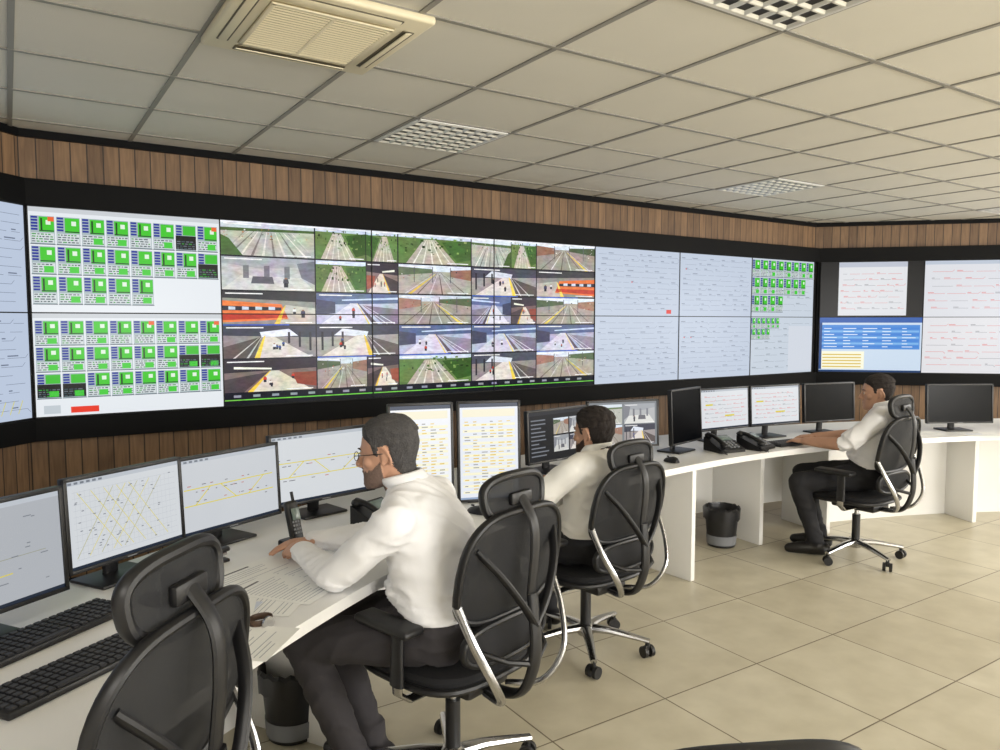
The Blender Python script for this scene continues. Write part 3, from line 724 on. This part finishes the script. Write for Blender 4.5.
    for s in (-1,1):
        q=spline([(s*.05,-.20,.405+dz),(s*.10,-.31,.43+dz),(s*.17,-.345,.52+dz),(s*.215,-.305,.64+db),(s*.232,-.245,.76+db)])
        mb.tube(q,[(.014,.010)]*len(q),0,10)
        q=spline([(0,-.362,.66+db),(s*.06,-.362,.74+db),(s*.13,-.335,.84+db),(s*.185,-.285,.92+db)])
        mb.tube(q,[(.016,.010)]*len(q),1,10)
        mb.tube([(s*.02,-.355,.54+dz),(s*.09,-.33,.56+db),(s*.15,-.245,.59+db)],.010,1,8)
    mb.tube(spline([(0,-.345,.75+db),(0,-.360,.90+db),(0,-.352,1.02+db+hd),(0,-.305,1.09+db+hd)]),[(.020,.009)]*16,1,10,side=(1,0,0))
    mb.box((0,-.302,1.085+db+hd),(.10,.02,.04),1,.008)
    mb.build('back_frame',g,[M_SILV,M_BLK2])
    return g
chair((.04,1.64),(-.72,.694),dz=.02,spin=.3,hd=-.025,bz=.035)
chair((1.238,2.19),(-.27,.963),spin=.9,hd=-.03)
chair((2.31,2.765),(-.12,.993),spin=.25,dz=-.05,hd=-.035,bz=-.012)
chair((4.77,2.87),(-.05,.999),spin=.55,dz=-.03)
chair((.78,.745),(.45,.89),spin=.2,dz=-.018)

# ------------------------------------------------------------------ PEOPLE
def remesh(mb,vox,it):
    me=bpy.data.meshes.new('t'); me.from_pydata([tuple(v) for v in mb.v],[],mb.f)
    bm=bmesh.new(); bm.from_mesh(me); bmesh.ops.recalc_face_normals(bm,faces=bm.faces); bm.to_mesh(me); bm.free()
    ob=bpy.data.objects.new('t',me); bpy.context.scene.collection.objects.link(ob)
    a=ob.modifiers.new('r','REMESH'); a.mode='VOXEL'; a.voxel_size=vox
    if it: b=ob.modifiers.new('s','SMOOTH'); b.factor=.5; b.iterations=it
    dg=bpy.context.evaluated_depsgraph_get(); dg.update(); ev=ob.evaluated_get(dg); m2=ev.to_mesh()
    vs=[v.co.copy() for v in m2.vertices]; fs=[list(p.vertices) for p in m2.polygons]; ns=[v.normal.copy() for v in m2.vertices]
    ev.to_mesh_clear(); bpy.data.objects.remove(ob,do_unlink=True); bpy.data.meshes.remove(me)
    return vs,fs,ns
def segd(p,a,b):
    ab=b-a; t=max(0,min(1,(p-a).dot(ab)/max(1e-9,ab.length_squared))); return (p-(a+ab*t)).length,t

def hand(wrist,d,n,side,curl,out):
    mb=MB(); wrist=Vector(wrist); d=Vector(d).normalized(); n=Vector(n); n=(n-d*n.dot(d)).normalized(); t=n.cross(d)*(-1 if side>0 else 1)
    mb.tube([wrist-d*.03,wrist,wrist+d*.03,wrist+d*.07,wrist+d*.092],[(.026,.020),(.027,.019),(.036,.017),(.042,.0145),(.038,.012)],0,16,side=tuple(t))
    for k,(o,L) in enumerate(((.030,.070),(.010,.079),(-.010,.074),(-.029,.057))):
        p=wrist+d*(.085-abs(o)*.15)+t*o; ang=curl*(.5+.1*k); dd=(d+t*o*2.5).normalized(); r=.0088
        for fr in (.45,.31,.24):
            v=dd*math.cos(ang)+n*math.sin(ang); q=p+v*L*fr; mb.capsule(p,q,r,r*.92,0,10); p=q; r*=.92; ang+=curl*.75
    p=wrist+d*.018+t*.026; q=p+(d*.55+t*.75+n*.2).normalized()*.042; mb.capsule(p,q,.014,.011,0,10)
    q2=q+(d*.85+t*.25+n*.35).normalized()*.030; mb.capsule(q,q2,.0105,.0095,0,10); q3=q2+(d*.9+n*.4).normalized()*.022; mb.capsule(q2,q3,.0095,.008,0,10)
    vs,fs,ns=remesh(mb,.0034,2); out.add(vs,fs,2)

def human(name,loc,f,P):
    g=group(name,(loc[0],loc[1],0),th_fwd(f))
    mb=MB(); bk=P.get('bulk',1.0)
    sp=[Vector(p) for p in P['spine']]
    rad=[(.165,.115),(.182,.140),(.172*bk,.132*bk),(.174*bk,.134*bk),(.178*bk,.130*bk),(.182,.118),(.135,.088),(.064,.060)]
    mb.tube(sp,rad,0,28,side=(1,0,0))
    mb.ellipsoid(sp[2]+Vector((0,.035*bk,.03)),(.15*bk,.125*bk,.12),0)
    for s in (-1,1): mb.ellipsoid(sp[5]+Vector((s*.085,-.045,-.02)),(.085,.06,.11),0)
    arms=[]
    for s,key in ((-1,'L'),(1,'R')):
        sh,el,wr=[Vector(p) for p in P['arm'+key]]
        mb.capsule(sp[6]+Vector((s*.05,0,-.01)),sh,.062,.066,0); 
        slv=P['sleeve']
        if slv>=1.0:
            mb.capsule(sh,el,.068,.054,0); mb.capsule(el,wr,.054,.037,0)
            mb.tube([el.lerp(wr,.8),wr+(wr-el).normalized()*.005],[.040,.040],0,16)
            arms.append((sh,el,.06,0)); arms.append((el,wr,.045,0))
        else:
            mb.capsule(sh,sh.lerp(el,.8),.068,.060,0); mb.tube([sh.lerp(el,.5),sh.lerp(el,.92)],[.064,.070],0,18)
            mb.capsule(sh.lerp(el,.5),el,.05,.043,0); mb.capsule(el,el.lerp(wr,.35),.044,.043,0); mb.capsule(el.lerp(wr,.35),wr,.043,.028,0)
            arms.append((sh,sh.lerp(el,.93),.066,0)); arms.append((sh.lerp(el,.93),el,.045,1)); arms.append((el,wr,.04,1))
    for s,key in ((-1,'L'),(1,'R')):
        hp,kn,an,toe=[Vector(p) for p in P['leg'+key]]
        mb.capsule(hp,kn,.098,.068,0); mb.capsule(kn,kn.lerp(an,.4),.066,.064,0); mb.capsule(kn.lerp(an,.4),an,.062,.050,0)
        mb.tube([an+Vector((0,0,.06)),an+Vector((0,0,-.01))],[.052,.057],0,16)
        d=(toe-an); d.z=0; d.normalize(); 
        a0=Vector((an.x,an.y,.052))-d*.055; a1=Vector((an.x,an.y,.045))+d*.10; a2=Vector((an.x,an.y,.036))+d*.165
        mb.capsule(a0,a1,.046,.043,0); mb.capsule(a1,a2,.043,.033,0); mb.capsule(an+Vector((0,0,-.01)),a0+d*.05,.042,.044,0)
    vs,fs,ns=remesh(mb,.0085,6)
    belt=P.get('belt',.665); fsh=P.get('fold',.75)
    out=MB()
    zb=lambda p: belt+.28*max(0,p.y-sp[2].y)
    for i,p in enumerate(vs):
        q=Vector((p.x*6,p.y*6,p.z*13+2.5*math.sin(p.x*9+p.y*4)))
        rid=1-abs(noise.noise(q))*2.6
        w=1.0*max(0,rid)**2+noise.noise(q*2.3)*.35-.3
        amp=.010*fsh if p.z>belt else .006
        if p.z>belt and p.z<belt+.12: amp*=1.5
        if P['sleeve']<1:
            dm=min((segd(p,a,b)[0]-r,m) for a,b,r,m in arms)
            if dm[0]<.02 and dm[1]==1: amp=0
        if p.z<.1: amp=0
        z_=zb(p)
        if abs(p.z-z_)<.02: amp*=.2
        np_=p+ns[i]*w*amp
        if abs(np_.z-z_)<.0048: np_.z=z_
        elif 0<np_.z-z_<.05:
            np_+=Vector((ns[i].x,ns[i].y,0))*.008
        vs[i]=np_
    ms=[]
    for fc in fs:
        c=sum((vs[i] for i in fc),Vector())/len(fc)
        dm=min((segd(c,a,b)[0]-r,m) for a,b,r,m in arms)
        if dm[0]<.03 and c.z>belt+.05: ms.append(0 if dm[1]==0 else 2)
        elif c.z<.085: ms.append(3)
        elif c.z<zb(c): ms.append(1)
        else: ms.append(0)
    out.v+=vs; out.f+=fs; out.m+=ms
    for key,s in (('L',-1),('R',1)):
        sh,el,wr=[Vector(p) for p in P['arm'+key]]; hd=P.get('hand'+key,{})
        hand(wr,hd.get('d',(wr-el)),hd.get('n',(0,0,-1)),s,hd.get('curl',.35),out)
    nb=sp[-1]; hc=Vector(P['head']); nd=(hc+Vector((0,-.03,-.06))-nb).normalized()
    cp=[]
    for j in range(28):
        t=2*math.pi*j/28; cp.append(nb+Vector((.068*math.cos(t),.066*math.sin(t),.006-.018*math.sin(t))))
    out.tube(cp,[(.020,.006)]*28,0,8,closed=True,side=tuple(nd))
    hm=MB()
    tab=[(-.116,.022,.062,.020,.02),(-.108,.040,.050,.038,.035),(-.09,.053,.032,.058,.05),(-.06,.062,.015,.074,.072),(-.03,.068,.004,.082,.088),(0,.073,0,.085,.096),(.03,.077,-.004,.090,.100),(.06,.075,-.006,.084,.096),(.085,.064,-.009,.069,.082),(.103,.044,-.012,.046,.056),(.113,.018,-.014,.018,.024)]
    rs=[]
    for z,xw,yc,yf,yb in tab:
        rs.append([Vector((xw*math.cos(2*math.pi*j/32),yc+(yf if math.sin(2*math.pi*j/32)>0 else yb)*math.sin(2*math.pi*j/32),z)) for j in range(32)])
    hm.rings(rs)
    hm.capsule((0,.082,.012),(0,.104,-.030),.0075,.0125); hm.ellipsoid((.0,.104,-.033),(.012,.012,.010))
    for s in (-1,1):
        hm.ellipsoid((s*.012,.094,-.036),(.009,.010,.008))
        hm.capsule((s*.012,.083,.021),(s*.042,.070,.022),.0085,.007)
        hm.ellipsoid((s*.045,.050,-.022),(.022,.024,.020))
        hm.ellipsoid((s*.031,.074,.0),(.015,.010,.009))
        hm.tube([(s*(.074+.010*math.sin(math.pi*k/8)),-.012-.020*math.sin(math.pi*k/8)+.012*math.cos(math.pi*k/8),-.002+.030*math.cos(math.pi*k/8)) for k in range(9)],.0052,0,8)
        hm.ellipsoid((s*.077,-.014,-.004),(.006,.015,.024)); hm.ellipsoid((s*.077,-.006,-.026),(.006,.008,.009))
    hm.capsule((-.022,.080,-.060),(0,.089,-.058),.005,.006); hm.capsule((0,.089,-.058),(.022,.080,-.060),.006,.005)
    hm.capsule((-.018,.079,-.070),(0,.087,-.071),.005,.0065); hm.capsule((0,.087,-.071),(.018,.079,-.070),.0065,.005)
    hm.ellipsoid((0,.074,-.098),(.022,.020,.017))
    RH=Matrix.Rotation(P.get('yaw',0),4,'Z')@Matrix.Rotation(P.get('pitch',0),4,'X')
    MH=Matrix.Translation(hc)@RH; inv=MH.inverted()
    nbl=inv@(nb+Vector((0,0,-.03)))
    hm.capsule((0,-.025,-.055),nbl,.058,.060,0,20)
    vs,fs,ns=remesh(hm,.0038,3)
    def interp(y,T):
        for (a,b),(c,d) in zip(T,T[1:]):
            if y<=c: return b+(d-b)*max(0,(y-a))/(c-a)
        return T[-1][1]
    HL=[(-.12,-.078),(-.06,-.072),(-.035,-.045),(-.028,.028),(.006,.030),(.012,-.004),(.024,.0),(.030,.035),(.055,.058),(.075,.068),(.12,.076)]
    beard=P.get('beard',0)
    def zone(p):
        if abs(p.x)>.079 and -.04<p.y<.012 and p.z<.03: return 2
        if p.z>interp(p.y,HL)+.006*noise.noise(p*70): return 4
        if beard:
            lip=abs(p.x)<.021 and -.075<p.z<-.056 and p.y>.078
            if not lip and -.125<p.z<-.052+.8*max(0,.045-p.y)+.006*noise.noise(p*90) and p.y>.005 and p.z<.0: return 5
            if abs(p.x)<.028 and -.060<p.z<-.044 and p.y>.075: return 5
        return 2
    th=P.get('hairt',.008)
    for i,p in enumerate(vs):
        z=zone(p)
        if z==4:
            edge=min(1,max(0,(p.z-interp(p.y,HL))/.03))
            if abs(p.x)>.055 and p.z<.03: edge*=.4
            vs[i]=p+ns[i]*(th*(.25+.75*edge)*(1+.6*noise.noise(Vector((p.x*90,p.y*45,p.z*45))))+ (.006 if p.z>.06 else 0)*edge)
        elif z==5: vs[i]=p+ns[i]*(.002+.002*noise.noise(p*150))
    ms=[zone(sum((vs[i] for i in fc),Vector())/len(fc)*1.0) for fc in fs]
    o=len(out.v); out.v+=[MH@v for v in vs]; out.f+=[[o+i for i in fc] for fc in fs]; out.m+=ms
    em=MB()
    for s in (-1,1):
        em.ellipsoid((s*.031,.0795,.001),(.0105,.0065,.0055),0); em.ellipsoid((s*.031,.0845,.001),(.0045,.0025,.0045),1)
        em.tube([(s*.016,.089,.020),(s*.030,.0875,.025),(s*.046,.073,.021)],[(.0035,.002),(.004,.0025),(.002,.002)],1,8)
    if P.get('glasses'):
        for s in (-1,1):
            em.tube([(s*(.032+.021*math.cos(t)),.098,.0+.015*math.sin(t)) for t in [2*math.pi*k/18 for k in range(18)]],.0013,1,6,closed=True,side=(0,1,0))
            em.tube([(s*.052,.097,.004),(s*.076,.05,.006),(s*.081,-.012,.006)],.0015,1,6)
        em.tube([(-.011,.098,.004),(.011,.098,.004)],.0013,1,6)
    o=len(out.v); out.v+=[MH@v for v in em.v]; out.f+=[[o+i for i in fc] for fc in em.f]; out.m+=[6 if m==0 else 7 for m in em.m]
    out.build('body',g,[P['shirt'],P['pants'],P['skin'],mat('black_leather_shoe',(18,17,17),.35),P['hair'],P['beardm'],mat('eye_white',(225,220,214),.2),mat('eye_dark',(22,16,14),.2)],180)
    return g

WH1=mat('white_cotton_shirt',(246,246,248),.8,bump=.25,bscale=18)
WH2=mat('cream_polo_shirt',(240,238,232),.85,bump=.25,bscale=18)
SK1=mat('skin_tan',(198,152,126),.5,var=.06,vscale=40); SK2=mat('skin_olive',(190,146,120),.5,var=.06,vscale=40)
human('seated_operator_man',(1.145,2.185),(-.66,.75),dict(
  spine=[(0,-.02,.53),(0,-.045,.60),(0,-.045,.70),(0,-.03,.79),(0,-.01,.88),(0,.03,.965),(0,.06,1.03),(0,.085,1.075)],
  head=(0,.145,1.165),yaw=.12,pitch=-.12,bulk=1.10,sleeve=1.0,belt=.655,
  armL=[(-.195,.035,.98),(-.19,.24,.795),(-.01,.47,.795)],armR=[(.195,.035,.98),(.25,.26,.81),(.13,.50,.795)],
  handL=dict(n=(.5,0,-.8),curl=.45),handR=dict(curl=.3),
  legL=[(-.09,.0,.585),(-.13,.40,.535),(-.12,.20,.11),(-.14,.38,.04)],legR=[(.09,.0,.585),(.10,.43,.535),(.09,.26,.11),(.10,.45,.04)],
  shirt=WH1,pants=mat('charcoal_trousers',(50,47,50),.85,bump=.2,bscale=25),skin=SK1,hair=mat('salt_pepper_hair',(76,74,74),.9,var=.6,vscale=180,bump=.8,bscale=250),
  beardm=mat('stubble_grey',(116,96,86),.9,var=.4,vscale=200),beard=1,glasses=1,hairt=.009))
human('seated_operator_man',(2.30,2.765),(-.22,.975),dict(
  spine=[(0,-.01,.485),(0,-.03,.555),(0,-.05,.645),(0,-.065,.74),(0,-.075,.825),(0,-.08,.905),(0,-.075,.96),(0,-.065,1.0)],
  head=(0,-.045,1.075),yaw=.05,pitch=-.06,bulk=1.0,sleeve=.5,belt=.60,
  armL=[(-.19,-.07,.915),(-.28,.04,.795),(-.10,.29,.785)],armR=[(.19,-.07,.915),(.25,.06,.80),(.12,.31,.785)],
  legL=[(-.09,.0,.54),(-.12,.43,.49),(-.12,.34,.11),(-.12,.5,.04)],legR=[(.09,.0,.54),(.12,.43,.49),(.12,.34,.11),(.12,.5,.04)],
  shirt=WH2,pants=mat('black_trousers',(26,26,30),.85,bump=.2,bscale=25),skin=SK2,hair=mat('dark_brown_hair',(34,26,22),.85,var=.4,vscale=180,bump=.8,bscale=250),
  beardm=mat('dark_beard',(58,42,34),.9,var=.4,vscale=200),beard=1,hairt=.010))
human('seated_operator_man',(4.835,2.855),(-.34,.94),dict(
  spine=[(0,-.01,.51),(0,-.03,.58),(0,-.05,.67),(0,-.07,.76),(0,-.085,.85),(0,-.095,.94),(0,-.095,1.0),(0,-.085,1.045)],
  head=(0,-.055,1.13),yaw=.28,pitch=-.08,bulk=1.0,sleeve=.5,belt=.635,
  armL=[(-.19,-.09,.95),(-.27,.07,.80),(-.18,.35,.785)],armR=[(.19,-.09,.95),(.25,.08,.80),(.08,.36,.785)],
  legL=[(-.09,.0,.565),(-.28,.36,.52),(-.17,.27,.11),(-.21,.4,.04)],legR=[(.09,.0,.565),(.07,.43,.52),(.03,.30,.11),(.04,.45,.04)],
  shirt=WH1,pants=MATS['black_trousers'],skin=SK2,hair=MATS['dark_brown_hair'],beardm=MATS['dark_beard'],beard=0,hairt=.007))

# ------------------------------------------------------------------ camera / world
cd=bpy.data.cameras.new('camera'); cam=bpy.data.objects.new('camera',cd); bpy.context.scene.collection.objects.link(cam)
cam.location=(0,0,1.6); cam.rotation_euler=(math.radians(90-4.04),0,math.radians(-33.2)); cd.sensor_width=36; cd.lens=27.0; cd.clip_start=.02
bpy.context.scene.camera=cam
w=bpy.data.worlds.new('world'); bpy.context.scene.world=w; w.use_nodes=True; w.node_tree.nodes['Background'].inputs[0].default_value=(.6,.65,.7,1); w.node_tree.nodes['Background'].inputs[1].default_value=.3
bpy.context.scene.view_settings.view_transform='Standard'
